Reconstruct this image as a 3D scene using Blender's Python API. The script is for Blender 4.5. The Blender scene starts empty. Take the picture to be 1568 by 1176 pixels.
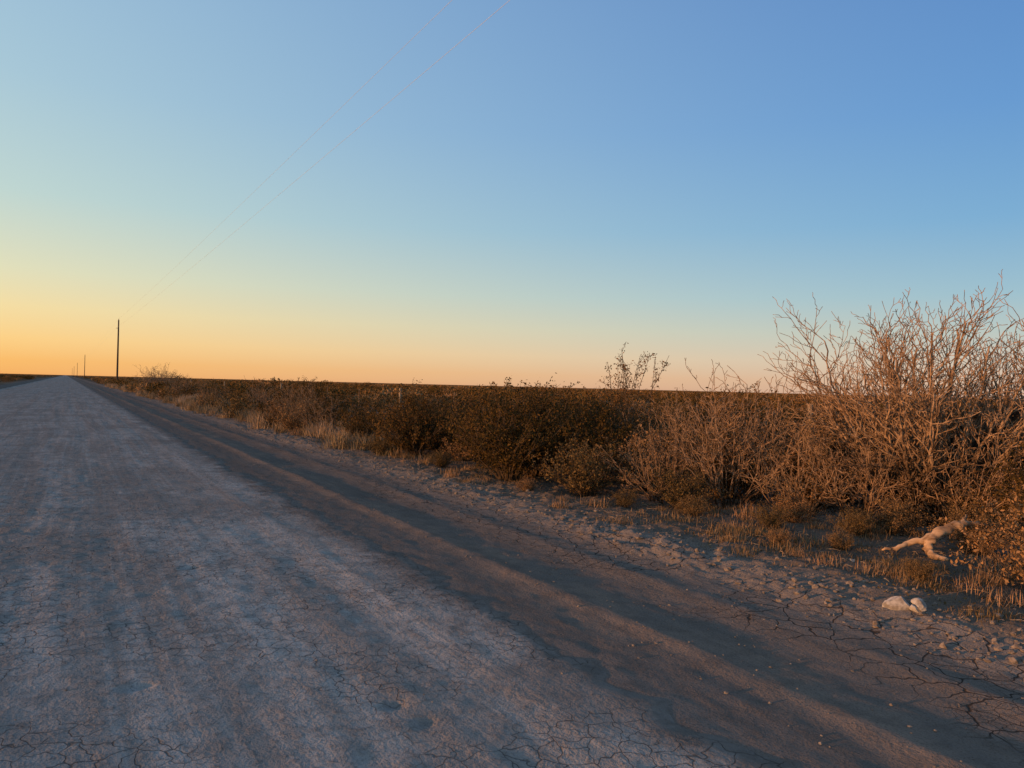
import bpy, math, random
import numpy as np
from mathutils import Vector, Matrix, Quaternion

rnd = random.Random(7)
YAW = math.radians(30.4)
CS, SN = math.cos(YAW), math.sin(YAW)
scene = bpy.context.scene
COL = scene.collection

# ------------------------------------------------------------------ noise
def _hash(ix, iy, seed):
    with np.errstate(over='ignore'):
        n = (ix.astype(np.int64) * 374761393 + iy.astype(np.int64) * 668265263 + seed * 1442695) & 0xFFFFFFFF
        n = ((n ^ (n >> 13)) * 1274126177) & 0xFFFFFFFF
        n = n ^ (n >> 16)
    return n / 4294967295.0

def vnoise(x, y, seed=0):
    x = np.asarray(x, float); y = np.asarray(y, float)
    ix = np.floor(x); iy = np.floor(y)
    fx = x - ix; fy = y - iy
    fx = fx * fx * (3 - 2 * fx); fy = fy * fy * (3 - 2 * fy)
    a = _hash(ix, iy, seed); b = _hash(ix + 1, iy, seed)
    c = _hash(ix, iy + 1, seed); d = _hash(ix + 1, iy + 1, seed)
    return ((a * (1 - fx) + b * fx) * (1 - fy) + (c * (1 - fx) + d * fx) * fy) * 2 - 1

def fbm(x, y, seed=0, o=4):
    s = 0; a = 1; t = 0
    for i in range(o):
        s = s + a * vnoise(x * 2 ** i + 17.3 * i, y * 2 ** i - 9.1 * i, seed + i)
        t += a; a *= .5
    return s / t

def sstep(a, b, x):
    t = np.clip((x - a) / (b - a), 0, 1)
    return t * t * (3 - 2 * t)

def g(x, c, w):
    return np.exp(-((x - c) / w) ** 2)

def r_edge(u):
    return 2.62 + .12 * fbm(u * .35, u * 0 + 3.3, 5, 4) + .06 * vnoise(u * 3, u * 0, 8) + .05 * vnoise(u * 9, u * 0, 9)

def l_edge(u):
    return -5.6 + .3 * fbm(u * .2, u * 0 + 1.3, 15, 3)

DENTS = [(0.37, 4.35, .05, .03), (1.45, 3.55, .05, .03), (0.95, 6.9, .05, .03), (1.5, 3.3, .04, .02), (-.2, 9.0, .06, .02), (.55, 6.2, .04, .02), (-.6, 7.1, .05, .02)]

def road_z(v, u):
    near = 1 / (1 + (np.hypot(v, u) / 60) ** 2)
    z = .012 * fbm(v * .3, u * .12, 21, 3)
    for c, w, d in ((-3.7, .3, .006), (-2.1, .3, .007), (-.55, .16, .004), (-.15, .14, .004), (.45, .16, .005), (1.35, .2, .004), (1.85, .2, .006)):
        cc = c + .22 * vnoise(u * .07, u * 0 + c, 33)
        k = .5 + .6 * vnoise(u * .3, v * 0 + c, 34)
        z = z - d * k * g(v, cc, w) + .4 * d * k * (g(v, cc + w * 1.5, w * .35) + g(v, cc - w * 1.5, w * .35))
    z = z + .0045 * fbm(v * 5, u * 2.2, 41, 3) * near
    z = z + .006 * fbm(v * 11, u * 10, 43, 3) * near * (.5 + .8 * sstep(-.2, .5, vnoise(v * .7, u * .5, 47)))
    m = sstep(-.1, .5, vnoise(v * .6 + 5, u * .22, 71)) * g(v, -.4, 1.8)
    m = np.maximum(m, g(v, -.1, 1.2) * g(u, 10, 2.6))
    ph = u * 2 * math.pi / .62 + 3 * vnoise(v * .8, u * .4, 55)
    z = z + .009 * np.sin(ph) * m * near
    for (dv, du, r, d) in DENTS:
        rr = np.hypot(v - dv, (u - du) * 1.3) / (r * (1 + .4 * vnoise(v * 25, u * 25, 3)))
        z = z - d * np.exp(-rr ** 2)
    e = r_edge(u); le = l_edge(u)
    z = z * sstep(e + .2, e - .6, v) - .004 * sstep(e - .9, e, v)
    z = z - .05 * sstep(e - .1, e + .5, v) - .12 * sstep(le, le - .3, v)
    return z

def ground_z(v, u):
    e = r_edge(u); le = l_edge(u)
    wob = .22 * fbm(u * .3, u * 0 + 9, 77, 3)
    z = np.where(v < 0, .0, -.012 - .016 * sstep(2.5, 3.9, v)) + 0 * u
    z = z + .017 * g(v, 3.4 + wob * .3, .13) * (.7 + .6 * vnoise(u * 1.1, u * 0, 88))
    z = z - .008 * g(v, 3.95 + wob * .4, .25)
    z = z + .013 * g(v, 4.35 + wob * .4, .13) * (.6 + .6 * vnoise(u * 1.5, u * 0 + 5, 89))
    bm = g(v, 5.15 + wob, .34)
    bvar = sstep(-.5, .6, vnoise(u * .5, v * .3, 191))
    z = z + .05 * bm * (.5 + .5 * vnoise(u * 1.3, v * 1.3, 91)) * (.4 + .9 * bvar)
    z = z + .07 * sstep(4.9, 6.0, v + wob)
    lump = sstep(4.75, 5.15, v + wob) * (1 - .6 * sstep(6, 7.5, v)) * (.35 + .65 * bvar) + .05
    z = z + lump * (.045 * fbm(v * 4.5, u * 4.5, 92, 3) + .05 * np.abs(fbm(v * 11, u * 11, 93, 3)))
    z = z + .004 * fbm(v * 9, u * 5, 94, 3)
    z = z + sstep(-6, -7, v) * (.10 + .05 * fbm(v * 2, u * 2, 95, 3))
    d = np.hypot(v, u)
    z = z + .16 * fbm(v * .07, u * .07, 96, 3) * sstep(7, 16, np.abs(v)) * (1 / (1 + (d / 700)))
    inside = sstep(e - .05, e - .25, v) * sstep(le - .3, le - .05, v)
    z = z * (1 - inside) + (-.085) * inside
    return z

def gz(v, u):
    return float(ground_z(np.array([v]), np.array([u]))[0])

# ------------------------------------------------------------------ node helpers
def new_mat(name):
    m = bpy.data.materials.new(name); m.use_nodes = True
    nt = m.node_tree; nt.nodes.clear()
    return m, nt

class NB:
    def __init__(s, nt): s.nt = nt
    def n(s, t, **kw):
        nd = s.nt.nodes.new(t)
        for k, v in kw.items(): setattr(nd, k, v)
        return nd
    def l(s, a, b): s.nt.links.new(a, b)
    def put(s, inp, v):
        if isinstance(v, bpy.types.NodeSocket): s.l(v, inp)
        else: inp.default_value = v
    def math(s, op, a, b=0.0, c=None, clamp=False):
        nd = s.n('ShaderNodeMath', operation=op); nd.use_clamp = clamp
        s.put(nd.inputs[0], a); s.put(nd.inputs[1], b)
        if c is not None: s.put(nd.inputs[2], c)
        return nd.outputs[0]
    def mapr(s, v, a, b, c=0.0, d=1.0, smooth=True):
        nd = s.n('ShaderNodeMapRange')
        if smooth: nd.interpolation_type = 'SMOOTHSTEP'
        s.put(nd.inputs[0], v)
        for i, x in enumerate((a, b, c, d)): s.put(nd.inputs[i + 1], x)
        return nd.outputs[0]
    def mix(s, f, a, b, blend='MIX'):
        nd = s.n('ShaderNodeMix', data_type='RGBA', blend_type=blend)
        s.put(nd.inputs[0], f)
        for i, x in ((6, a), (7, b)):
            if isinstance(x, tuple): x = (*x, 1) if len(x) == 3 else x
            s.put(nd.inputs[i], x)
        return nd.outputs[2]
    def scale(s, vec, sc):
        nd = s.n('ShaderNodeMapping'); s.l(vec, nd.inputs[0]); nd.inputs['Scale'].default_value = sc
        return nd.outputs[0]
    def noise(s, vec, scale, detail=4, rough=.55, dist=0):
        nd = s.n('ShaderNodeTexNoise', noise_dimensions='2D'); s.l(vec, nd.inputs['Vector'])
        nd.inputs['Scale'].default_value = scale; nd.inputs['Detail'].default_value = detail
        nd.inputs['Roughness'].default_value = rough; nd.inputs['Distortion'].default_value = dist
        return nd.outputs[0]
    def noise3(s, vec, scale, detail=4, rough=.55):
        nd = s.n('ShaderNodeTexNoise'); s.l(vec, nd.inputs['Vector'])
        nd.inputs['Scale'].default_value = scale; nd.inputs['Detail'].default_value = detail
        nd.inputs['Roughness'].default_value = rough
        return nd.outputs[0]
    def warp(s, vec, scale, amt, det=2):
        nd = s.n('ShaderNodeTexNoise', noise_dimensions='2D'); s.l(vec, nd.inputs['Vector']); nd.inputs['Scale'].default_value = scale
        nd.inputs['Detail'].default_value = det
        sb = s.n('ShaderNodeVectorMath', operation='SUBTRACT'); s.l(nd.outputs['Color'], sb.inputs[0]); sb.inputs[1].default_value = (.5, .5, .5)
        sc = s.n('ShaderNodeVectorMath', operation='SCALE'); s.l(sb.outputs[0], sc.inputs[0]); sc.inputs['Scale'].default_value = amt
        ad = s.n('ShaderNodeVectorMath', operation='ADD'); s.l(vec, ad.inputs[0]); s.l(sc.outputs[0], ad.inputs[1])
        return ad.outputs[0]
    def cell_edge(s, vec, scale):
        nd = s.n('ShaderNodeTexVoronoi', feature='DISTANCE_TO_EDGE', voronoi_dimensions='2D'); s.l(vec, nd.inputs['Vector'])
        nd.inputs['Scale'].default_value = scale
        return nd.outputs['Distance']
    def ramp(s, f, stops):
        nd = s.n('ShaderNodeValToRGB'); s.put(nd.inputs[0], f)
        el = nd.color_ramp.elements
        while len(el) < len(stops): el.new(.5)
        for e, (p, c) in zip(el, stops):
            e.position = p; e.color = (*c, 1)
        return nd.outputs[0]

def flat2d(b, co):
    sx = b.n('ShaderNodeSeparateXYZ'); b.l(co, sx.inputs[0])
    cb = b.n('ShaderNodeCombineXYZ'); b.l(sx.outputs[0], cb.inputs[0]); b.l(sx.outputs[1], cb.inputs[1])
    return cb.outputs[0], sx

def finish(b, col, height=None, strength=1.0, dist=.02, rough=.95):
    p = b.n('ShaderNodeBsdfDiffuse'); b.put(p.inputs['Color'], col)
    p.inputs['Roughness'].default_value = .6
    if rough < .8:
        p = b.n('ShaderNodeBsdfPrincipled'); b.put(p.inputs['Base Color'], col); p.inputs['Roughness'].default_value = rough
    if height is not None:
        bp = b.n('ShaderNodeBump'); bp.inputs['Strength'].default_value = strength
        bp.inputs['Distance'].default_value = dist
        b.l(height, bp.inputs['Height']); b.l(bp.outputs[0], p.inputs['Normal'])
    o = b.n('ShaderNodeOutputMaterial'); b.l(p.outputs[0], o.inputs[0])

EDGE_C = (.20, .163, .141)
# ------------------------------------------------------------------ materials
def mat_road():
    m, nt = new_mat('caliche_dirt_road'); b = NB(nt)
    tc = b.n('ShaderNodeTexCoord'); co, sx = flat2d(b, tc.outputs['Object'])
    streak = b.noise(b.scale(co, (1.3, .12, 1)), 1.6, 4, .6, .4)
    wl = b.warp(co, .07, .9, 1)
    streak2 = b.noise(b.scale(wl, (9, .10, 1)), 1.4, 3, .65, 0)
    patch = b.noise(co, .55, 5, .65, .5)
    med = b.noise(co, 5, 5, .65)
    mid_ = b.noise(co, 20, 3, .7)
    fine = b.noise(co, 70, 2, .7)
    col = b.mix(b.mapr(streak, .36, .64), (.33, .287, .256), (.41, .365, .332))
    xl = b.n('ShaderNodeSeparateXYZ'); b.l(wl, xl.inputs[0]); X = xl.outputs[0]
    lanes = None
    for c in (-3.3, -1.75, -.35, .75, 1.75):
        a = b.mapr(b.math('ABSOLUTE', b.math('SUBTRACT', X, c)), .08, .42, 1, 0)
        lanes = a if lanes is None else b.math('MAXIMUM', lanes, a)
    col = b.mix(b.math('MULTIPLY', lanes, b.mapr(streak, .3, .7, .38, .05)), col, (.25, .208, .182))
    col = b.mix(b.mapr(streak2, .52, .68, 0, .3), col, (.49, .445, .41))
    col = b.mix(b.mapr(streak2, .48, .34, 0, .22), col, (.235, .196, .17))
    col = b.mix(b.mapr(patch, .47, .66, 0, .6), col, (.255, .21, .182))
    col = b.mix(b.mapr(med, .40, .68, 0, .5), col, (.215, .176, .152))
    col = b.mix(b.mapr(mid_, .5, .75, 0, .45), col, (.16, .131, .112))
    col = b.mix(b.mapr(fine, .5, .8, 0, .5), col, (.115, .095, .082))
    ed = b.math('ADD', sx.outputs[0], b.math('MULTIPLY', b.math('SUBTRACT', patch, .5), 2.4))
    col = b.mix(b.mapr(ed, 1.9, 2.9, 0, .55), col, EDGE_C)
    ed2 = b.math('ADD', sx.outputs[0], b.math('MULTIPLY', b.math('SUBTRACT', b.noise(co, 2.6, 4, .7), .5), .8))
    col = b.mix(b.mapr(ed2, 2.25, 2.65), col, b.mix(b.mapr(med, .45, .6), EDGE_C, (.165, .134, .115)))
    ce = b.cell_edge(b.warp(co, 6, .16), 8)
    cmask = b.mapr(b.noise(co, .8, 3), .38, .52)
    crack = b.math('MULTIPLY', b.mapr(ce, .0, .035, 1, 0), cmask)
    col = b.mix(b.math('MULTIPLY', crack, .7), col, (.08, .064, .055))
    h = b.math('MULTIPLY', med, 1.0)
    h = b.math('ADD', h, b.math('MULTIPLY', streak2, .25))
    h = b.math('ADD', h, b.math('MULTIPLY', fine, .2))
    h = b.math('ADD', h, b.math('MULTIPLY', mid_, .5))
    h = b.math('SUBTRACT', h, b.math('MULTIPLY', crack, .4))
    finish(b, col, h, .85, .02)
    return m

def mat_ground():
    m, nt = new_mat('desert_soil'); b = NB(nt)
    tc = b.n('ShaderNodeTexCoord'); co, sx = flat2d(b, tc.outputs['Object'])
    patch = b.noise(co, .8, 4, .6, .3)
    med = b.noise(co, 5, 5, .65)
    fine = b.noise(co, 70, 2, .7)
    streak = b.noise(b.scale(co, (3.0, .12, 1)), 2.0, 4, .6, .3)
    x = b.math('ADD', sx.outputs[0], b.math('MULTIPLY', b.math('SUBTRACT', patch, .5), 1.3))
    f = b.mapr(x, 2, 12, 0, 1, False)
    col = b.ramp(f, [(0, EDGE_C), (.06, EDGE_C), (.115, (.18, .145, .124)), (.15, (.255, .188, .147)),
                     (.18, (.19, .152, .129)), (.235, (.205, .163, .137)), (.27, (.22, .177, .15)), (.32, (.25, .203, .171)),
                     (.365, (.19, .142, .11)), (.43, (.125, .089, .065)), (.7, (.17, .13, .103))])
    col = b.mix(b.mapr(streak, .45, .65, 0, .35), col, (.14, .112, .095))
    col = b.mix(b.mapr(med, .42, .7, 0, .45), col, (.13, .101, .084))
    col = b.mix(b.mapr(fine, .5, .75, 0, .6), col, (.085, .066, .054))
    plain = b.math('MAXIMUM', b.mapr(sx.outputs[0], 6.8, 9.5), b.mapr(sx.outputs[0], -6.5, -9))
    big = b.noise(co, .22, 4, .6, .4)
    pc = b.mix(b.mapr(big, .44, .60), (.12, .088, .062), (.28, .24, .21))
    col = b.mix(plain, col, pc)
    ln = b.n('ShaderNodeVectorMath', operation='LENGTH'); b.l(co, ln.inputs[0])
    far = b.math('MULTIPLY', b.mapr(ln.outputs['Value'], 30, 90), plain)
    col = b.mix(b.math('MULTIPLY', far, .95), col, b.mix(b.mapr(b.noise(co, .03, 3), .4, .6), (.09, .066, .044), (.15, .108, .07)))
    ce = b.cell_edge(b.warp(co, 4, .20), 4.6)
    ce2 = b.cell_edge(b.warp(co, 7, .1), 13)
    zone = b.math('MULTIPLY', b.mapr(x, 3.8, 4.3), b.mapr(x, 5.5, 5.1))
    zn = b.math('MULTIPLY', zone, b.mapr(b.noise(co, .5, 2), .34, .48))
    crack = b.math('MULTIPLY', b.mapr(ce, .004, b.math('ADD', .008, b.math('MULTIPLY', med, .05)), 1, 0), zn)
    crack2 = b.math('MULTIPLY', b.mapr(ce2, .0, .05, 1, 0), b.math('MULTIPLY', zone, b.mapr(patch, .45, .6, 0, .5)))
    cr = b.math('MAXIMUM', crack, crack2)
    col = b.mix(b.math('MULTIPLY', cr, .85), col, (.035, .027, .022))
    h = b.math('ADD', b.math('MULTIPLY', med, .9), b.math('MULTIPLY', b.noise(co, 22, 4, .7), .6))
    h = b.math('ADD', h, b.math('MULTIPLY', fine, .25))
    h = b.math('SUBTRACT', h, b.math('MULTIPLY', cr, .5))
    finish(b, col, h, .9, .024)
    return m

def mat_simple(name, c1, c2, scale=8, bump=.3, dist=.01, rough=.9, stretch=(1, 1, 1)):
    m, nt = new_mat(name); b = NB(nt)
    tc = b.n('ShaderNodeTexCoord'); co = b.scale(tc.outputs['Object'], stretch)
    n = b.noise3(co, scale, 2, .6)
    col = b.mix(b.mapr(n, .35, .65), c1, c2)
    finish(b, col, n if bump else None, bump, dist, rough)
    return m

def mat_bark(name, low_shade, c1, c2, z0, z1):
    """bark colour, with the shade under the crown painted in darker near the ground"""
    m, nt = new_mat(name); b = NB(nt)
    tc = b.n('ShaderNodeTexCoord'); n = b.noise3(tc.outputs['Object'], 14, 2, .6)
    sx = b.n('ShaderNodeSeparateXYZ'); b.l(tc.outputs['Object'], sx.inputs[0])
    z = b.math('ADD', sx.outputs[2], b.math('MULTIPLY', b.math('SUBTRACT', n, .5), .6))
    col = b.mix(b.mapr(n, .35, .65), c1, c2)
    col = b.mix(b.mapr(z, z0, z1), low_shade, col)  # lower stems coloured dark to paint in the shaded hollow, fading with height
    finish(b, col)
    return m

def mat_leaf(name, cols, trans=.25):
    m, nt = new_mat(name); b = NB(nt)
    ge = b.n('ShaderNodeNewGeometry'); oi = b.n('ShaderNodeObjectInfo')
    r = ge.outputs['Random Per Island']
    col = b.ramp(r, [(i / (len(cols) - 1), c) for i, c in enumerate(cols)])
    hs = b.n('ShaderNodeHueSaturation'); b.l(col, hs.inputs['Color'])
    b.l(b.mapr(oi.outputs['Random'], 0, 1, .55, 1.3, False), hs.inputs['Value'])
    b.l(b.mapr(oi.outputs['Random'], 0, 1, .514, .490, False), hs.inputs['Hue'])
    d = b.n('ShaderNodeBsdfDiffuse'); b.l(hs.outputs[0], d.inputs[0])
    o = b.n('ShaderNodeOutputMaterial')
    if trans:
        t = b.n('ShaderNodeBsdfTranslucent'); b.l(hs.outputs[0], t.inputs[0])
        mx = b.n('ShaderNodeMixShader'); mx.inputs[0].default_value = trans
        b.l(d.outputs[0], mx.inputs[1]); b.l(t.outputs[0], mx.inputs[2]); b.l(mx.outputs[0], o.inputs[0])
    else: b.l(d.outputs[0], o.inputs[0])
    return m

M_ROAD = mat_road(); M_GROUND = mat_ground()
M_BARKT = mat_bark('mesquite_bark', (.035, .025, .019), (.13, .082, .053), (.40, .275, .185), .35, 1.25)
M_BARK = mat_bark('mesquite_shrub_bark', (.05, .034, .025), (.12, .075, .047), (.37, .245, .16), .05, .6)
M_TRUNK = mat_simple('old_trunk_bark', (.025, .019, .015), (.07, .052, .04), 20, .8, .01, .95, (1, 1, .3))
M_STEM = mat_simple('creosote_stem', (.045, .033, .025), (.11, .078, .055), 12, 0)
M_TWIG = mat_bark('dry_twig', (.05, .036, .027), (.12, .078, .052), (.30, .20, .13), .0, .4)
LC = [(.042, .030, .013), (.115, .069, .026), (.195, .104, .037), (.072, .048, .018)]
LB = [(.115, .076, .037), (.225, .14, .065), (.32, .195, .092), (.135, .09, .044)]
M_LEAF = mat_leaf('creosote_leaf', LC, .12)
M_LEAFB = mat_leaf('dry_brush_leaf', LB, .12)
M_LEAFF = mat_leaf('scrub_leaf', LC, 0)
M_LEAFG = mat_leaf('scrub_dry_leaf', LB, 0)
M_GRASS = mat_leaf('dry_grass_blade', [(.17, .11, .06), (.31, .20, .11), (.24, .155, .085), (.12, .08, .045)], 0)
M_STRAW = mat_leaf('straw_grass_blade', [(.25, .185, .12), (.38, .285, .19), (.32, .235, .15), (.20, .145, .095)], 0)
M_STONE = mat_simple('gravel_stone', (.14, .112, .093), (.25, .205, .175), 30, 0)
M_WHITE = mat_simple('pale_limestone', (.22, .195, .18), (.42, .39, .37), 22, .6, .01)
M_LOG = mat_simple('weathered_deadwood', (.20, .13, .085), (.50, .35, .23), 16, .9, .012, .85, (.25, 1, 1))
M_POLE = mat_simple('creosoted_pole_wood', (.06, .045, .035), (.12, .09, .07), 3, .4, .01, .9, (6, 6, .4))
M_METAL = mat_simple('galvanized_metal', (.34, .35, .36), (.40, .41, .42), 6, 0, .002, .9)
M_WIRE = mat_simple('aluminium_conductor', (.58, .59, .60), (.64, .65, .66), 6, 0, .002, .9)
M_CERAMIC = mat_simple('insulator_glaze', (.16, .12, .1), (.25, .2, .17), 6, 0, .002, .3)
M_POST = mat_simple('fence_post_wood', (.24, .175, .12), (.40, .31, .22), 10, .6, .01, .9, (4, 4, .4))

# ------------------------------------------------------------------ mesh builder
class MB:
    def __init__(s):
        s.v = []; s.f = []; s.m = []
        s.qv = []; s.qm = []
    def tube(s, pts, rad, k=4, mat=0):
        base = len(s.v); n = len(pts)
        for i, p in enumerate(pts):
            d = (pts[min(i + 1, n - 1)] - pts[max(i - 1, 0)])
            if d.length < 1e-6: d = Vector((0, 0, 1))
            d.normalize()
            a = d.cross(Vector((.31, .9, .2))); a.normalize(); c = d.cross(a)
            for j in range(k):
                t = 2 * math.pi * j / k
                q = p + (a * math.cos(t) + c * math.sin(t)) * rad[i]
                s.v.append(q[:])
        for i in range(n - 1):
            for j in range(k):
                j2 = (j + 1) % k
                s.f.append((base + i * k + j, base + i * k + j2, base + (i + 1) * k + j2, base + (i + 1) * k + j)); s.m.append(mat)
        if k > 4:
            s.f.append(tuple(base + j for j in range(k))[::-1]); s.m.append(mat)
            s.f.append(tuple(base + (n - 1) * k + j for j in range(k))); s.m.append(mat)
    def leaves(s, C, size, mat, seed, asp=.5, up=0.0):
        r = np.random.RandomState(seed); n = len(C)
        if n == 0: return
        C = np.asarray(C)
        a = r.normal(size=(n, 3)); a[:, 2] += up
        a /= np.linalg.norm(a, axis=1)[:, None]
        b = np.cross(a, r.normal(size=(n, 3))); b /= np.linalg.norm(b, axis=1)[:, None]
        sz = (size * r.uniform(.55, 1.35, n))[:, None]
        Q = np.stack([C - a * sz, C + b * sz * asp, C + a * sz, C - b * sz * asp], 1)
        s.qv.append(Q.reshape(-1, 3)); s.qm.append((n, mat))
    def mesh(s, name, mats, smooth=False):
        V = [np.array(s.v, float).reshape(-1, 3)]; F = list(s.f); M = list(s.m); base = len(s.v)
        for q, (n, mt) in zip(s.qv, s.qm):
            V.append(q)
            F.extend((np.arange(n * 4).reshape(n, 4) + base).tolist()); M += [mt] * n; base += n * 4
        me = bpy.data.meshes.new(name)
        me.from_pydata(np.concatenate(V).tolist(), [], F)
        for mt in mats: me.materials.append(mt)
        me.polygons.foreach_set('material_index', np.array(M, np.int32))
        if smooth: me.polygons.foreach_set('use_smooth', np.ones(len(M), bool))
        me.update()
        return me

def obj(name, me, loc=(0, 0, 0), rz=0, sc=1, parent=None):
    o = bpy.data.objects.new(name, me); COL.objects.link(o)
    o.location = loc; o.rotation_euler = (0, 0, rz)
    o.scale = (sc, sc, sc) if not isinstance(sc, tuple) else sc
    if parent: o.parent = parent
    return o

def empty(name):
    o = bpy.data.objects.new(name, None); COL.objects.link(o); o.empty_display_size = .2
    return o

def batch(items, parent):
    V = np.array([i[2] for i in items]); U = np.array([i[3] for i in items]); Z = ground_z(V, U)
    for it_, z in zip(items, Z):
        obj(it_[0], it_[1], (it_[2], it_[3], float(z) + it_[6]), it_[4], it_[5], parent)

# ------------------------------------------------------------------ ground and road sheets
def axis(lo, a, b, hi, step, gr):
    mid = list(np.arange(a, b, step))
    r = []; x = mid[-1]; s = step
    while x < hi: s *= gr; x += s; r.append(x)
    l = []; x = a; s = step
    while x > lo: s *= gr; x -= s; l.append(x)
    return np.array(l[::-1] + mid + r)

def grid_obj(name, vs, us, zf, mat):
    V, U = np.meshgrid(vs, us)
    Z = zf(V, U)
    co = np.stack([V, U, Z], -1).reshape(-1, 3)
    nv, nu = len(vs), len(us)
    i = np.arange((nu - 1) * (nv - 1)); r = i // (nv - 1); c = i % (nv - 1)
    a = r * nv + c
    q = np.stack([a, a + 1, a + nv + 1, a + nv], 1).astype(np.int32)
    me = bpy.data.meshes.new(name)
    me.vertices.add(len(co)); me.vertices.foreach_set('co', co.ravel())
    me.loops.add(q.size); me.loops.foreach_set('vertex_index', q.ravel())
    me.polygons.add(len(q)); me.polygons.foreach_set('loop_start', np.arange(0, q.size, 4, dtype=np.int32))
    me.polygons.foreach_set('loop_total', np.full(len(q), 4, np.int32))
    me.update(calc_edges=True)
    me.polygons.foreach_set('use_smooth', np.ones(len(q), bool))
    me.materials.append(mat)
    return obj(name, me)

us = axis(-4000, 1.2, 13, 9000, .032, 1.025)
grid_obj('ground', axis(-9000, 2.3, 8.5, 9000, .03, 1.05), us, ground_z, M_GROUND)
ru = axis(-300, 1.2, 13, 6000, .035, 1.02)
rv = np.unique(np.concatenate([np.arange(-6.3, -4.6, .06), np.arange(-4.6, 3.3, .035)]))
grid_obj('dirt_road', rv, ru, road_z, M_ROAD)

# ------------------------------------------------------------------ plants
def creosote(name, H, R, nst, ntw, nlf, ls, seed, shoots=0, leaf=M_LEAF, lean_p=.6, gap=0.0):
    r = random.Random(seed); mb = MB(); C = []
    clump = [(r.uniform(0, 6.28), r.uniform(.45, 1.12)) for _ in range(7)]
    for i in range(nst):
        az = r.uniform(0, 2 * math.pi); le = r.random() ** lean_p
        k = min(clump, key=lambda c: abs(math.atan2(math.sin(az - c[0]), math.cos(az - c[0]))))
        hh = H * (1 - .50 * le * le) * r.uniform(.68, 1.02) * (.75 + .25 * k[1]); rr = R * le * r.uniform(.75, 1.1) * (.7 + .3 * k[1])
        b0 = Vector((math.cos(az), math.sin(az), 0)) * R * .15 * r.random()
        isshoot = i < shoots
        if isshoot: hh = H * r.uniform(1.15, 1.5); rr *= .9
        pts = []; n = 8
        wx = r.uniform(-.08, .08) * H; wy = r.uniform(-.08, .08) * H
        for j in range(n):
            t = j / (n - 1)
            pts.append(Vector((b0.x + math.cos(az) * rr * t ** 1.25 + wx * math.sin(t * 5), b0.y + math.sin(az) * rr * t ** 1.25 + wy * math.sin(t * 4), hh * t ** .9 - .05)) +
                       Vector((r.uniform(-1, 1), r.uniform(-1, 1), 0)) * .02)
        mb.tube(pts, [.010 * (1 - .7 * j / (n - 1)) * (H / 1.4) for j in range(n)], 3, 0)
        for w in range(ntw if not isshoot else 9):
            t = r.uniform(.18 if not isshoot else .6, 1)
            fi = t * (n - 1); a = int(min(fi, n - 2)); p = pts[a].lerp(pts[a + 1], fi - a)
            d = Vector((math.cos(az) * .5 + r.uniform(-1, 1), math.sin(az) * .5 + r.uniform(-1, 1), r.uniform(.1, 1.2))).normalized()
            L = H * r.uniform(.10, .24) * (1 if not isshoot else .6)
            q = [p, p + d * L * .5 + Vector((0, 0, L * .04)), p + d * L + Vector((0, 0, L * .14))]
            mb.tube(q, [.004, .003, .0018], 3, 0)
            if r.random() < gap: continue
            for _ in range(nlf if not isshoot else nlf // 2):
                s = r.uniform(.2, 1.08)
                C.append(tuple(p + d * L * s + Vector((r.gauss(0, .025), r.gauss(0, .025), r.gauss(0, .025) + L * .1 * s))))
    mb.leaves(C, ls, 1, seed, .5, .4)
    return mb.mesh(name, [M_STEM, leaf])

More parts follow.
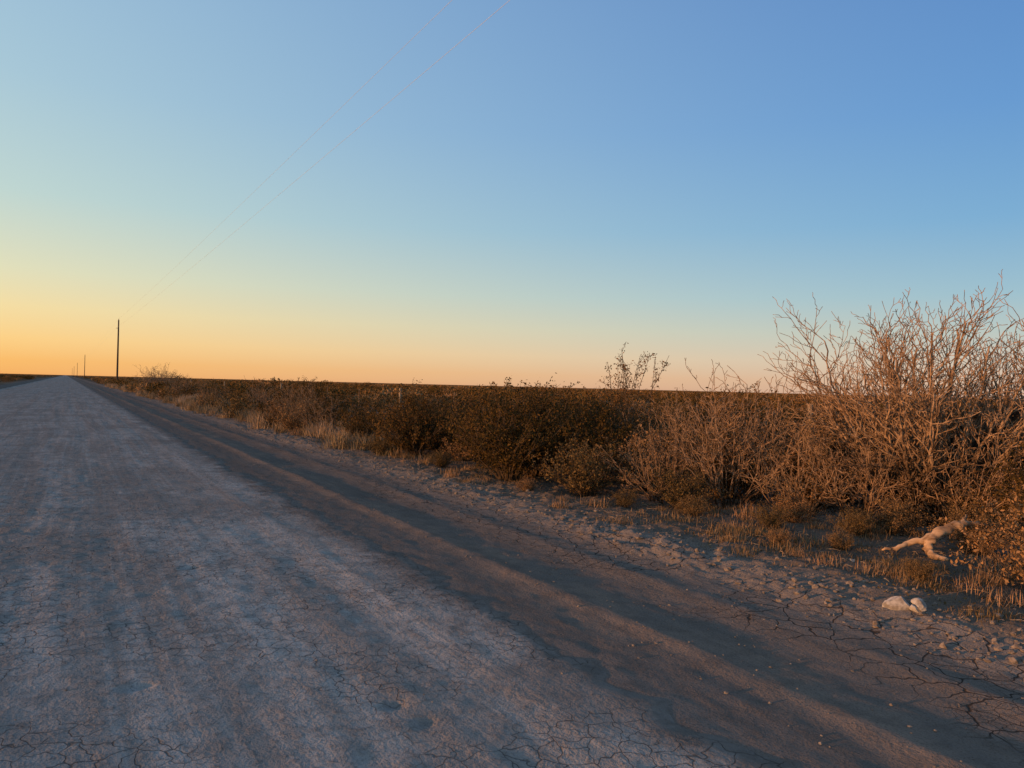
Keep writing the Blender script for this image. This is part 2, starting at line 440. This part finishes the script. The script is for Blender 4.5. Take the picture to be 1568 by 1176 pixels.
def brush(name, spec, seed, bark=M_BARK, leafm=None, nleaf=0):
    r = random.Random(seed); mb = MB(); C = []
    def grow(p, d, L, rad, depth):
        seg = spec['seg'] * (1 if depth == 0 else .8)
        n = max(3, int(L / seg)); pts = [p.copy()]; rr = [rad]
        ds = []
        side = Vector((r.uniform(-1, 1), r.uniform(-1, 1), r.uniform(-1, 1))).normalized(); sg = 1
        end = max(rad * (.35 if depth < 3 else .55), spec['rmin'])
        for i in range(n):
            sg = -sg
            dd = d + side * sg * spec['zig'] * r.uniform(.5, 1.3) + Vector((r.gauss(0, 1), r.gauss(0, 1), r.gauss(0, 1))) * spec['wob']
            d = (d + Vector((0, 0, spec['up'])) + Vector((r.gauss(0, 1), r.gauss(0, 1), r.gauss(0, 1))) * spec['wob'] * .6).normalized()
            dd.normalize(); ds.append(dd)
            p = p + dd * (L / n)
            if p.z < .06: p.z = .06 + r.random() * .03; d.z = abs(d.z) + .1; d.normalize()
            pts.append(p.copy()); rr.append(rad + (end - rad) * (i + 1) / n)
        mb.tube(pts, rr, 5 if depth == 0 else (4 if depth == 1 else 3), 0)
        if nleaf and depth >= 2:
            for _ in range(nleaf):
                C.append(tuple(pts[r.randrange(1, len(pts))] + Vector((r.gauss(0, .02), r.gauss(0, .02), r.gauss(0, .02)))))
        if depth >= spec['depth']: return
        st = spec.get('st', 2) if depth == 0 else 1
        for i in range(st, n + 1):
            if r.random() > spec['pb'][depth]: continue
            dd = ds[i - 1]
            ax = dd.cross(Vector((r.gauss(0, 1), r.gauss(0, 1), r.gauss(0, 1)))).normalized()
            nd = Quaternion(ax, math.radians(r.uniform(*spec['ang']))) @ dd
            if nd.z < -.15: nd.z *= -.3
            rem = 1 - .55 * i / (n + 1)
            grow(pts[i], nd.normalized(), L * r.uniform(*spec['lr']) * rem, max(rr[i] * .68, spec['rmin']), depth + 1)
    for (az, lean, L, rad) in spec['stems']:
        a = math.radians(az); le = math.radians(lean)
        d = Vector((math.cos(a) * math.sin(le), math.sin(a) * math.sin(le), math.cos(le)))
        b0 = Vector((math.cos(a), math.sin(a), 0)) * r.uniform(.03, spec.get('b0', .15))
        grow(b0 - Vector((0, 0, .08)), d, L, rad, 0)
    for tk in spec.get('trunks', []):
        mb.tube([Vector(p[:3]) for p in tk], [p[3] for p in tk], 7, 1)
    if nleaf: mb.leaves(C, .011, 2, seed, .5)
    return mb.mesh(name, [bark, M_TRUNK, leafm or M_LEAFB])

def grass(name, H, R, n, seed, w=.003, mat=None, spread=1.45):
    r = np.random.RandomState(seed)
    az = r.uniform(0, 6.283, n); le = r.uniform(.1, spread, n); h = H * r.uniform(.35, 1.1, n)
    bx = r.normal(0, R * .55, n); by = r.normal(0, R * .55, n)
    dx = np.cos(az) * np.sin(le); dy = np.sin(az) * np.sin(le); dz = np.cos(le)
    px = -np.sin(az); py = np.cos(az)
    p0 = np.stack([bx, by, -.02 + 0 * bx], 1)
    bend = r.normal(0, .12, (n, 3)) * h[:, None]
    p1 = p0 + np.stack([dx * .45, dy * .45, dz * .62], 1) * h[:, None] + bend * .4
    p2 = p0 + np.stack([dx * 1.0, dy * 1.0, dz * 1.0 - .08], 1) * h[:, None] + bend
    wv = np.stack([px, py, 0 * px], 1) * w
    V = np.stack([p0 - wv, p0 + wv, p1 + wv * .8, p1 - wv * .8, p2], 1).reshape(-1, 3)
    F = []
    for i in range(n):
        k = i * 5; F.append((k, k + 1, k + 2, k + 3)); F.append((k + 3, k + 2, k + 4))
    me = bpy.data.meshes.new(name); me.from_pydata(V.tolist(), [], F); me.materials.append(mat or M_GRASS); me.update()
    return me

def place(name, me, v, u, rz=None, sc=1, dz=0):
    return obj(name, me, (v, u, gz(v, u) + dz), rnd.uniform(0, 6.28) if rz is None else rz, sc)

# --- big bare mesquite at the right
stems = []
R0 = random.Random(11)
for i in range(18):
    stems.append((i * 360 / 18 + R0.uniform(-12, 12), R0.uniform(22, 58), R0.uniform(1.75, 2.5), R0.uniform(.018, .034)))
for i in range(7):
    stems.append((R0.uniform(0, 360), R0.uniform(2, 26), R0.uniform(2.1, 2.6), .034))
for i in range(9):
    stems.append((R0.uniform(120, 215), R0.uniform(34, 66), R0.uniform(2.0, 2.7), .025))
spec = dict(seg=.14, zig=.24, wob=.085, up=.065, rmin=.0036, depth=3, pb=[.78, .64, .52], ang=(22, 55), lr=(.40, .62), stems=stems, b0=.25, st=4,
            trunks=[[(0, 0, -.1, .12), (.10, -.05, .35, .11), (.30, -.16, .75, .095), (.62, -.34, 1.1, .07), (1.0, -.55, 1.45, .045)],
                    [(-.1, .1, -.1, .09), (-.12, .2, .4, .07), (-.3, .35, .85, .055), (-.42, .5, 1.3, .035)],
                    [(.1, -.1, -.1, .09), (.16, -.28, .3, .08), (.12, -.42, .7, .06), (.3, -.6, 1.2, .04)],
                    [(.05, .1, -.1, .09), (.0, .0, .3, .08), (-.05, -.15, .7, .06), (.1, -.3, 1.2, .04)]])
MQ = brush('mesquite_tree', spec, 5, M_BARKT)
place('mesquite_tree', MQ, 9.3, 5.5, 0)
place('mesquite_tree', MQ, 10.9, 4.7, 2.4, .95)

def bspec(n, L, l0, l1, seed, depth=3, rad=.012, up=.06):
    r = random.Random(seed)
    return dict(seg=.12, zig=.2, wob=.10, up=up, rmin=.0032, depth=depth, pb=[.7, .6, .45], ang=(25, 60), lr=(.36, .6), b0=.25,
                stems=[(r.uniform(0, 360), r.uniform(l0, l1), L * r.uniform(.75, 1.1), rad * r.uniform(.7, 1.2)) for _ in range(n)])
BR1 = brush('bare_brush_a', bspec(26, 1.4, 5, 65, 1), 31)
BR2 = brush('bare_brush_b', bspec(22, 1.25, 5, 60, 2), 32, M_TWIG, M_LEAFB, 4)
BR3 = brush('bare_brush_c', bspec(22, 1.1, 5, 70, 3), 33, M_TWIG, M_LEAFB, 7)
for v, u, me, rz, s in [(7.75, 7.35, BR1, .3, 1.0), (8.0, 8.7, BR2, 1.3, 1.1), (9.0, 7.9, BR1, 2.2, 1.2), (8.1, 6.5, BR3, 2.0, 1.0),
                        (7.2, 8.0, BR3, 4.4, .8), (8.6, 9.6, BR2, 3, 1.0), (9.6, 4.4, BR3, 1, 1.0), (10.2, 6.9, BR2, 5, 1.2), (8.5, 5.9, BR1, 4, .75), (9.0, 4.9, BR1, 1, .8),
                        (7.6, 80, BR1, 1, 1.75), (8.6, 86, BR2, 3, 1.8), (6.4, 24.6, BR2, 1, 1.1), (7.0, 27, BR3, 2, 1.2), (6.6, 21.8, BR3, 5, .9), (7.4, 33, BR1, 3, 1.0), (6.9, 44, BR2, 3, 1.1), (7.2, 60, BR1, 5, 1.1)]:
    place('bare_mesquite_shrub', me, v, u, rz, s)

# --- creosote bushes close to the road
CA = creosote('creosote_a', 1.5, 1.0, 72, 10, 20, .019, 101)
CB = creosote('creosote_b', 1.3, .88, 62, 10, 19, .019, 102)
CC = creosote('creosote_c', 1.5, .95, 60, 9, 16, .020, 103, shoots=15)
CD = creosote('creosote_d', .85, .78, 55, 9, 13, .017, 104, leaf=M_LEAFB, gap=.2)
for v, u, me, rz, s in [(6.35, 10.8, CA, 0, 1.16), (7.2, 12.4, CB, 1, 1.25), (6.55, 15.2, CB, 2, 1.2), (7.6, 16.8, CA, 4, .95), (8.75, 10.9, CC, 1.2, 1.03), (7.35, 10.0, CB, 3, 1.15),
                        (8.3, 12.3, CA, 3, 1.1), (6.55, 8.95, CD, 1, 1.08), (6.85, 2.95, CD, 2, 1.05), (7.9, 3.0, CB, 2, .9),
                        (8.9, 3.8, CB, 5, .95), (9.6, 12.6, CB, 2, 1.15), (10.2, 10.0, CA, 5, 1.05), (10.9, 8.4, CB, 1, 1.1), (11.4, 7.4, CA, 2, .98), (12.2, 6.6, CB, 3, 1.1),
                        (12.0, 5.0, CA, 3, 1.0), (10.8, 4.0, CA, 1, .95), (10.4, 5.6, CB, 1, 1.0), (9.9, 7.2, CA, 4, .85), (7.7, 8.9, CD, 3, 1.25), (6.9, 19.5, CD, 5, .95), (9.2, 4.7, CD, 1, .9),
                        (8.3, 17.8, CB, 3, 1.0), (6.0, 23.0, CD, 4, 1.2), (7.3, 25.5, CA, 1, .85), (7.0, 7.5, CD, 5, .75), (7.55, 28.0, CA, 2, 1.18), (9.3, 15.0, CA, 2, 1.0), (7.5, 13.8, CB, 5, 1.15),
                        (8.4, 8.0, CB, 2, .9), (8.9, 6.9, CB, 4, .85), (9.2, 9.2, CB, 1, 1.0), (7.2, 11.3, CA, 2, 1.0),
                        (7.6, 5.3, CD, 1, .42), (8.1, 5.2, CD, 4, .55), (7.0, 6.0, CD, 2, .38), (6.75, 7.0, CD, 3, .36), (7.6, 6.2, CD, 5, .45), (6.4, 7.9, CD, 3, .32), (8.4, 4.5, CD, 2, .55),
                        (6.75, 4.9, CD, 0, .26), (6.3, 5.3, CD, 2, .24), (6.2, 3.75, CD, 5, .26), (5.95, 9.6, CD, 1, .3), (6.1, 12.9, CD, 1, .45), (7.9, 4.2, CD, 3, .5)]:
    place('creosote_bush', me, v, u, rz, s)

# --- scrub mass (instances)
scrub = empty('desert_scrub')
near_s = [creosote('scrub_near_a', 1.2, .85, 42, 8, 15, .021, 211, leaf=M_LEAF), creosote('scrub_near_b', 1.0, .85, 42, 8, 14, .020, 212, leaf=M_LEAFB),
          creosote('scrub_near_c', 1.3, .8, 40, 8, 15, .021, 213, leaf=M_LEAF), creosote('scrub_near_d', .7, .65, 38, 7, 12, .018, 214, leaf=M_LEAFB, gap=.3)]
low = [creosote('scrub_a', 1.2, .85, 26, 6, 10, .032, 201, leaf=M_LEAFF), creosote('scrub_b', 1.0, .85, 24, 6, 9, .032, 202, leaf=M_LEAFG),
       creosote('scrub_c', 1.3, .8, 24, 6, 10, .032, 203, leaf=M_LEAFF), creosote('scrub_d', .7, .65, 22, 5, 8, .030, 204, leaf=M_LEAFG, gap=.3)]
def farbush(name, seed, h, w, leaf):
    r = np.random.RandomState(seed); mb = MB()
    n = 330
    p = r.normal(size=(n, 3)); p /= np.linalg.norm(p, axis=1)[:, None]; p *= r.uniform(.35, 1, (n, 1)) ** .6
    lump = 1 + .22 * np.sin(p[:, 0] * 5 + seed) * np.cos(p[:, 1] * 4 + seed * 2)
    p[:, 0] *= w * lump; p[:, 1] *= w * lump; p[:, 2] = (p[:, 2] * h * .5 * lump + h * .5)
    mb.leaves(p, .075, 0, seed, .5, .6)
    return mb.mesh(name, [leaf])
mid = [farbush('far_bush_a', 1, 1.2, .95, M_LEAFF), farbush('far_bush_b', 2, 1.0, 1.0, M_LEAFG), farbush('far_bush_c', 3, 1.3, .8, M_LEAFF), farbush('far_bush_d', 4, .75, .8, M_LEAFG)]
R1 = random.Random(99); cnt = 0
placed = []; items = []
def ok(v, u, d):
    for (a, b) in placed[-60:]:
        if abs(a - v) < d and abs(b - u) < d: return False
    return True
tries = 0
while cnt < 2000 and tries < 60000:
    tries += 1
    Z = 11 + 230 * R1.random() ** 1.35; X = Z * R1.uniform(-.82, .80)
    v = X * CS + Z * SN; u = -X * SN + Z * CS
    if -8.0 < v < 6.4: continue
    if v < 0 and u < 35: continue
    if v < 11.5 and u < 14: continue
    if v < 13.5 and 18 < u < 34 and (v - 5.5) / (u + 4) > .1 and R1.random() < .94: continue
    if v > 6.2 and Z < 60 and R1.random() < .35 * (float(vnoise(v * .12, u * .12, 4)) < -.1): continue
    if not ok(v, u, .8): continue
    placed.append((v, u)); cnt += 1
    i = R1.choices([0, 1, 2, 3], [3.6, 2.6, 1.8, 2.2])[0]
    s = R1.uniform(.72, 1.08) * (1 if R1.random() > .06 else 1.4)
    if v < 0: s *= .8
    ms = near_s if Z < 26 else (low if Z < 45 else mid)
    items.append(('bush', ms[i], v, u, R1.uniform(0, 6.28), (s * R1.uniform(.95, 1.4), s * R1.uniform(.95, 1.4), s), -.02))
for k in range(110):
    u = 14 + 170 * R1.random() ** 1.3; v = 5.9 + R1.random() ** 1.5 * 2.6
    if 17 < u < 22 and R1.random() < .6: continue
    i = R1.choices([0, 1, 2, 3], [2.5, 4, .8, 4])[0]; s = R1.uniform(.55, 1.05)
    items.append(('bush', (near_s if u < 28 else low if u < 60 else mid)[i], v, u, R1.uniform(0, 6.28), s, -.02))
def patch(name, seed, leaf):
    r = np.random.RandomState(seed); mb = MB(); C = []
    for i in range(30):
        c = r.uniform(-12, 12, 2); h = r.uniform(.8, 1.3) * (1.25 if r.rand() < .05 else 1); w = r.uniform(.8, 1.5)
        p = r.normal(size=(80, 3)); p /= np.linalg.norm(p, axis=1)[:, None]; p *= r.uniform(.45, 1, (80, 1)) ** .6
        p[:, 0] = p[:, 0] * w + c[0]; p[:, 1] = p[:, 1] * w + c[1]; p[:, 2] = p[:, 2] * h * .5 + h * .5
        C.append(p)
    mb.leaves(np.concatenate(C), .17, 0, seed, .6, .5)
    return mb.mesh(name, [leaf])
pts_m = [patch('scrub_patch_a', 1, M_LEAFF), patch('scrub_patch_b', 2, M_LEAFG), patch('scrub_patch_c', 3, M_LEAFG)]
for k in range(1100):
    Z = 200 + 1000 * R1.random() ** 1.4; X = Z * R1.uniform(-.85, .8)
    v = X * CS + Z * SN; u = -X * SN + Z * CS
    if -20 < v < 20: continue
    items.append(('scrub_patch', R1.choice(pts_m), v, u, R1.uniform(0, 6.28), R1.uniform(.9, 1.1), -.05))
batch(items, scrub)

# --- dry grass (instances)
gr = empty('dry_grass')
gm = [grass('grass_a', .18, .2, 200, 1), grass('grass_b', .13, .22, 220, 2), grass('grass_c', .27, .15, 150, 3), grass('grass_d', .07, .2, 150, 4),
      grass('straw_a', .5, .22, 300, 5, .004, M_STRAW, .8), grass('straw_b', .38, .26, 280, 6, .004, M_STRAW, 1.0)]
items = []
def tuft(v, u, i, s):
    items.append(('tuft', gm[i], v, u, R1.uniform(0, 6.28), s, 0))
for (v, u, i, s) in [(7.3, 6.6, 2, 1.0), (6.35, 5.85, 1, .9), (6.0, 4.5, 0, .7), (6.25, 4.0, 0, .9), (6.5, 4.3, 1, .8), (5.95, 6.0, 3, 1), (6.4, 7.0, 1, 1), (6.0, 15.4, 5, .9),
                     (6.7, 3.5, 2, .9), (6.2, 3.1, 0, 1), (5.7, 4.6, 3, 1), (5.2, 7.2, 3, .6), (6.6, 5.2, 1, 1.2), (6.1, 13.6, 0, 1.4), (5.8, 9.8, 3, 1), (6.1, 15.0, 2, 1.2)]:
    tuft(v, u, i, s)
for k in range(2100):
    u = 1.5 + 45 * R1.random() ** 1.5; v = 5.55 + R1.random() ** 1.2 * (5 if u < 12 else 10)
    if v < 6.0 and R1.random() < .5: continue
    if float(vnoise(v * 1.1, u * 1.1, 6)) < -.2: continue
    if 6.95 < v < 7.9 and 3.9 < u < 4.6: continue
    if v < 7 and u < 8:
        tuft(v, u, R1.choices([0, 1, 3], [.8, 3, 6])[0], R1.uniform(.4, 1.0))
    else: tuft(v, u, R1.choices([0, 1, 2, 3], [2, 3, 1, 4])[0], R1.uniform(.5, 1.15))
for k in range(330):
    u = 17 + 120 * R1.random() ** 1.3; v = 5.4 + R1.random() * 2.4
    tuft(v, u, R1.choice([0, 2, 4, 5]), R1.uniform(.8, 1.6))
for k in range(36):
    tuft(5.9 + R1.random() * 1.6, 16.5 + R1.random() * 12, R1.choice([4, 5, 5]), R1.uniform(.7, 1.3))
batch(items, gr)

# --- litter of leaves and twigs under the brush
rl = np.random.RandomState(8); mb = MB()
N = 9000
u_ = 1.6 + 14 * rl.rand(N) ** 1.4; v_ = 5.4 + 3.6 * rl.rand(N) ** .8
keep = vnoise(v_ * 1.1, u_ * 1.1, 61) > -.4
u_, v_ = u_[keep], v_[keep]
mb.leaves(np.stack([v_, u_, ground_z(v_, u_) + .006], 1), .012, 1, 4, .5, -.2)
ut = 1.6 + 12 * rl.rand(600) ** 1.3; vt = 5.6 + 3.2 * rl.rand(600); zt = ground_z(vt, ut)
for a, c, z in zip(vt, ut, zt):
    t = rl.rand() * 6.28; L = .04 + .12 * rl.rand()
    d = Vector((math.cos(t), math.sin(t), 0))
    p = Vector((a, c, z + .008))
    mb.tube([p, p + d * L * .5 + Vector((rl.normal() * .01, rl.normal() * .01, .012)), p + d * L], [.003, .0028, .0018], 3, 0)
obj('dry_litter', mb.mesh('dry_litter', [M_POST, M_LEAFB]))

# --- gravel and clods
def blob_mesh(name, items, mats, seed):
    import bmesh
    bm = bmesh.new(); bmesh.ops.create_icosphere(bm, subdivisions=1, radius=1)
    bv = np.array([v.co[:] for v in bm.verts]); bf = np.array([[v.index for v in f.verts] for f in bm.faces]); bm.free()
    r = np.random.RandomState(seed); V = []; F = []
    for i, (x, y, z, s) in enumerate(items):
        p = bv * (1 + r.uniform(-.28, .28, (len(bv), 1))) * s * np.array([r.uniform(.7, 1.3), r.uniform(.7, 1.3), r.uniform(.45, .8)])
        t = r.uniform(0, 6.28); c, sn = math.cos(t), math.sin(t)
        q = np.stack([p[:, 0] * c - p[:, 1] * sn + x, p[:, 0] * sn + p[:, 1] * c + y, p[:, 2] + z], 1)
        F.append(bf + len(bv) * i); V.append(q)
    me = bpy.data.meshes.new(name); me.from_pydata(np.concatenate(V).tolist(), [], np.concatenate(F).tolist())
    for m in mats: me.materials.append(m)
    me.update(); return me
rs = np.random.RandomState(5)
N = 6500
uu = 1.3 + 26 * rs.rand(N) ** 1.7
vv = np.where(rs.rand(N) < .55, rs.normal(5.35, .38, N), rs.uniform(2.9, 8.5, N))
ss = .003 + .010 * rs.rand(N) ** 3 + .028 * (rs.rand(N) ** 5) * (np.abs(vv - 5.4) < .6)
zz = ground_z(vv, uu)
it = [(a, b, c + s * .2, s) for a, b, c, s in zip(vv, uu, zz, ss) if a > 3.0]
vr = rs.uniform(-3, 2.5, 900); ur = 1.5 + 16 * rs.rand(900) ** 1.3; zr = road_z(vr, ur)
it += [(a, b, c + .001, .002 + .006 * rs.rand() ** 3) for a, b, c in zip(vr, ur, zr)]
obj('gravel', blob_mesh('gravel', it, [M_STONE], 3))

# --- pale rocks on the verge
def rock(seed, sx, sy, sz):
    import bmesh
    bm = bmesh.new(); bmesh.ops.create_icosphere(bm, subdivisions=3, radius=1)
    r = random.Random(seed)
    planes = [(Vector((r.gauss(0, 1), r.gauss(0, 1), r.gauss(0, 1))).normalized(), r.uniform(.45, .8)) for _ in range(11)]
    for v in bm.verts:
        for n, d in planes:
            k = v.co.dot(n)
            if k > d: v.co -= n * (k - d)
        v.co *= 1 + .05 * float(vnoise(v.co.x * 5 + seed, v.co.y * 5 + v.co.z * 3, seed))
        v.co = Vector((v.co.x * sx, v.co.y * sy, v.co.z * sz))
    me = bpy.data.meshes.new('rock'); bm.to_mesh(me); bm.free(); me.materials.append(M_WHITE); return me
for v, u, s in [(5.33, 3.40, (.105, .075, .065)), (5.42, 3.27, (.085, .06, .05)), (5.37, 3.28, (.05, .045, .035)), (6.3, 4.45, (.03, .03, .02))]:
    place('limestone_rock', rock(int(v * 100 + u * 10), *s), v, u, None, 1, s[2] * .6)

# --- fallen deadwood branch
mb = MB()
def crook(pts, k=9, seed=1):
    r = random.Random(seed); P = []; Rr = []
    for i in range(len(pts) - 1):
        a, b = pts[i], pts[i + 1]
        for j in range(4):
            t = j / 4
            P.append(Vector(a[:3]).lerp(Vector(b[:3]), t) + Vector((r.gauss(0, 1), r.gauss(0, 1), r.gauss(0, 1))) * .006)
            Rr.append(1.1 * (a[3] * (1 - t) + b[3] * t) * r.uniform(.85, 1.12))
    P.append(Vector(pts[-1][:3])); Rr.append(pts[-1][3])
    mb.tube(P, Rr, k, 0)
crook([(.62, .12, .27, .010), (.50, .08, .285, .022), (.38, .04, .29, .030), (.25, .02, .265, .037), (.13, 0, .21, .043), (.02, -.04, .13, .042), (-.04, -.08, .06, .038), (-.02, -.14, .02, .03), (.10, -.20, -.01, .018)], 9, 2)
crook([(.10, 0, .19, .03), (-.04, .0, .13, .028), (-.16, .02, .10, .022), (-.27, .0, .05, .018), (-.38, .05, .02, .008)], 8, 3)
crook([(.36, .04, .29, .02), (.43, .12, .33, .013), (.50, .2, .345, .006)], 7, 4)
place('fallen_branch', mb.mesh('fallen_branch', [M_LOG], True), 7.30, 4.36, -YAW, 1.05, .02)

# --- utility poles and wires
def pole_mesh():
    mb = MB()
    mb.tube([Vector((0, 0, z)) for z in (-1, 3, 7, 12.15)], [.18, .165, .145, .115], 12, 0)
    mb.tube([Vector((-.0, 0, 12.15)), Vector((0, 0, 12.22))], [.02, .02], 6, 1)
    mb.tube([Vector((0, 0, z)) for z in (12.2, 12.24, 12.28, 12.34, 12.38)], [.05, .08, .05, .07, .03], 10, 2)
    mb.tube([Vector((-.10, 0, 10.6)), Vector((-.30, 0, 10.6))], [.03, .03], 6, 1)
    mb.tube([Vector((-.28, 0, 10.55)), Vector((-.28, 0, 10.72))], [.05, .04], 8, 2)
    mb.tube([Vector((.14, 0, 10.0)), Vector((.17, 0, 10.0))], [.02, .02], 6, 1)
    return mb.mesh('utility_pole', [M_POLE, M_METAL, M_CERAMIC])
pm = pole_mesh(); PV = 8.25
PU = [-126, 159, 445, 735, 1020, 1310]
for u in PU: obj('utility_pole', pm, (PV, u, -.1))
mb = MB()
for (dx, z, sag) in ((0, 12.28, .9), (-.28, 10.62, .8)):
    for a, b_ in zip(PU[:-1], PU[1:]):
        n = 40; P = []
        for i in range(n + 1):
            t = i / n
            P.append(Vector((PV + dx, a + (b_ - a) * t, z - sag * 4 * t * (1 - t))))
        mb.tube(P, [.0042] * (n + 1), 6, 0)
obj('power_line', mb.mesh('power_line', [M_WIRE], True))

# --- wire fence
mb = MB(); rf = random.Random(3)
FV = 12.3
fu = [-6 + 5.2 * i for i in range(36)]
for i, u in enumerate(fu):
    z0 = gz(FV, u); wood = i % 4 == 3
    lean = Vector((rf.uniform(-.05, .05), rf.uniform(-.05, .05), 0))
    h = 1.38 if wood else 1.28
    rr = .06 if wood else .022
    mb.tube([Vector((FV, u, z0 - .3)), Vector((FV, u, z0 + h * .5)) + lean * .5, Vector((FV, u, z0 + h)) + lean], [rr, rr * .95, rr * .85], 8 if wood else 4, 0 if wood else 1)
for hz in (.3, .6, .9, 1.18):
    P = []
    for a, b_ in zip(fu[:-1], fu[1:]):
        for t in (0, .5):
            P.append(Vector((FV - .03, a + (b_ - a) * t, gz(FV, a + (b_ - a) * t) + hz - (.03 if t else 0))))
    mb.tube(P, [.003] * len(P), 3, 1)
obj('wire_fence', mb.mesh('wire_fence', [M_POST, M_TWIG]))

# ------------------------------------------------------------------ sun and sky
SUN_AZ = math.radians(-85)      # measured from +Y (the road) towards +X
SUN_EL = math.radians(3.2)
sd = Vector((math.sin(SUN_AZ) * math.cos(SUN_EL), math.cos(SUN_AZ) * math.cos(SUN_EL), math.sin(SUN_EL)))
li = bpy.data.lights.new('sun', 'SUN'); li.energy = 5.0; li.angle = math.radians(.6); li.color = (1.0, .465, .17)
lo = bpy.data.objects.new('sun', li); COL.objects.link(lo); lo.rotation_euler = sd.to_track_quat('Z', 'Y').to_euler()
lo.location = (-30, 10, 20)

w = bpy.data.worlds.new('World'); scene.world = w; w.use_nodes = True
nt = w.node_tree; nt.nodes.clear(); b = NB(nt)
def lin(r_, g_, b_):
    f = lambda c: (c / 255 / 12.92) if c / 255 <= .04045 else ((c / 255 + .055) / 1.055) ** 2.4
    return (f(r_), f(g_), f(b_))
tc = b.n('ShaderNodeTexCoord')
nrm = b.n('ShaderNodeVectorMath', operation='NORMALIZE'); b.l(tc.outputs['Generated'], nrm.inputs[0])
sx = b.n('ShaderNodeSeparateXYZ'); b.l(nrm.outputs[0], sx.inputs[0])
el = b.math('ARCSINE', sx.outputs[2])
f = b.math('POWER', b.math('DIVIDE', b.math('MAXIMUM', el, 0.0), math.pi / 2), .5)
P = [math.sqrt(e / 90) for e in (0, .9, 2.3, 4.3, 6.7, 11.5, 18.4, 26.8, 45, 90)]
Lc = [(244, 172, 98), (250, 188, 106), (252, 208, 134), (244, 220, 162), (225, 222, 186), (191, 213, 208), (168, 199, 214), (152, 187, 213), (122, 157, 194), (84, 116, 156)]
Rc = [(204, 170, 150), (213, 182, 158), (208, 195, 178), (184, 197, 192), (156, 190, 204), (122, 171, 209), (102, 152, 206), (92, 138, 196), (76, 111, 163), (62, 88, 128)]
cl = b.ramp(f, [(p, lin(*c)) for p, c in zip(P, Lc)]); cr = b.ramp(f, [(p, lin(*c)) for p, c in zip(P, Rc)])
hx = b.n('ShaderNodeCombineXYZ'); b.l(sx.outputs[0], hx.inputs[0]); b.l(sx.outputs[1], hx.inputs[1])
hn = b.n('ShaderNodeVectorMath', operation='NORMALIZE'); b.l(hx.outputs[0], hn.inputs[0])
dt = b.n('ShaderNodeVectorMath', operation='DOT_PRODUCT'); b.l(hn.outputs[0], dt.inputs[0]); dt.inputs[1].default_value = (math.sin(SUN_AZ), math.cos(SUN_AZ), 0)
af = b.mapr(dt.outputs['Value'], -.85, .17, 0, 1, False)
col = b.mix(af, cr, cl)
sky = b.n('ShaderNodeTexSky', sky_type='NISHITA'); sky.sun_disc = False
sky.sun_elevation = SUN_EL; sky.sun_rotation = SUN_AZ; sky.dust_density = 1.5
ad = b.n('ShaderNodeVectorMath', operation='SCALE'); b.l(sky.outputs[0], ad.inputs[0]); ad.inputs['Scale'].default_value = .008
sm = b.n('ShaderNodeVectorMath', operation='ADD'); b.l(col, sm.inputs[0]); b.l(ad.outputs[0], sm.inputs[1])
bg = b.n('ShaderNodeBackground'); b.l(sm.outputs[0], bg.inputs[0]); bg.inputs[1].default_value = 1.0
o = b.n('ShaderNodeOutputWorld'); b.l(bg.outputs[0], o.inputs[0])

# ------------------------------------------------------------------ camera
cd = bpy.data.cameras.new('camera'); cd.sensor_width = 36; cd.lens = 36 * 1165 / 1568; cd.clip_end = 20000; cd.clip_start = .05
co_ = bpy.data.objects.new('camera', cd); COL.objects.link(co_)
co_.matrix_world = Matrix.Translation((0, 0, 1.6)) @ Matrix.Rotation(-YAW, 4, 'Z') @ Matrix.Rotation(math.radians(90.17), 4, 'X') @ Matrix.Rotation(math.radians(1.45), 4, 'Z')
scene.camera = co_
scene.view_settings.view_transform = 'Standard'; scene.view_settings.look = 'None'; scene.view_settings.exposure = 0
print('polys', sum(len(m.polygons) for m in bpy.data.meshes), 'scrub', cnt)
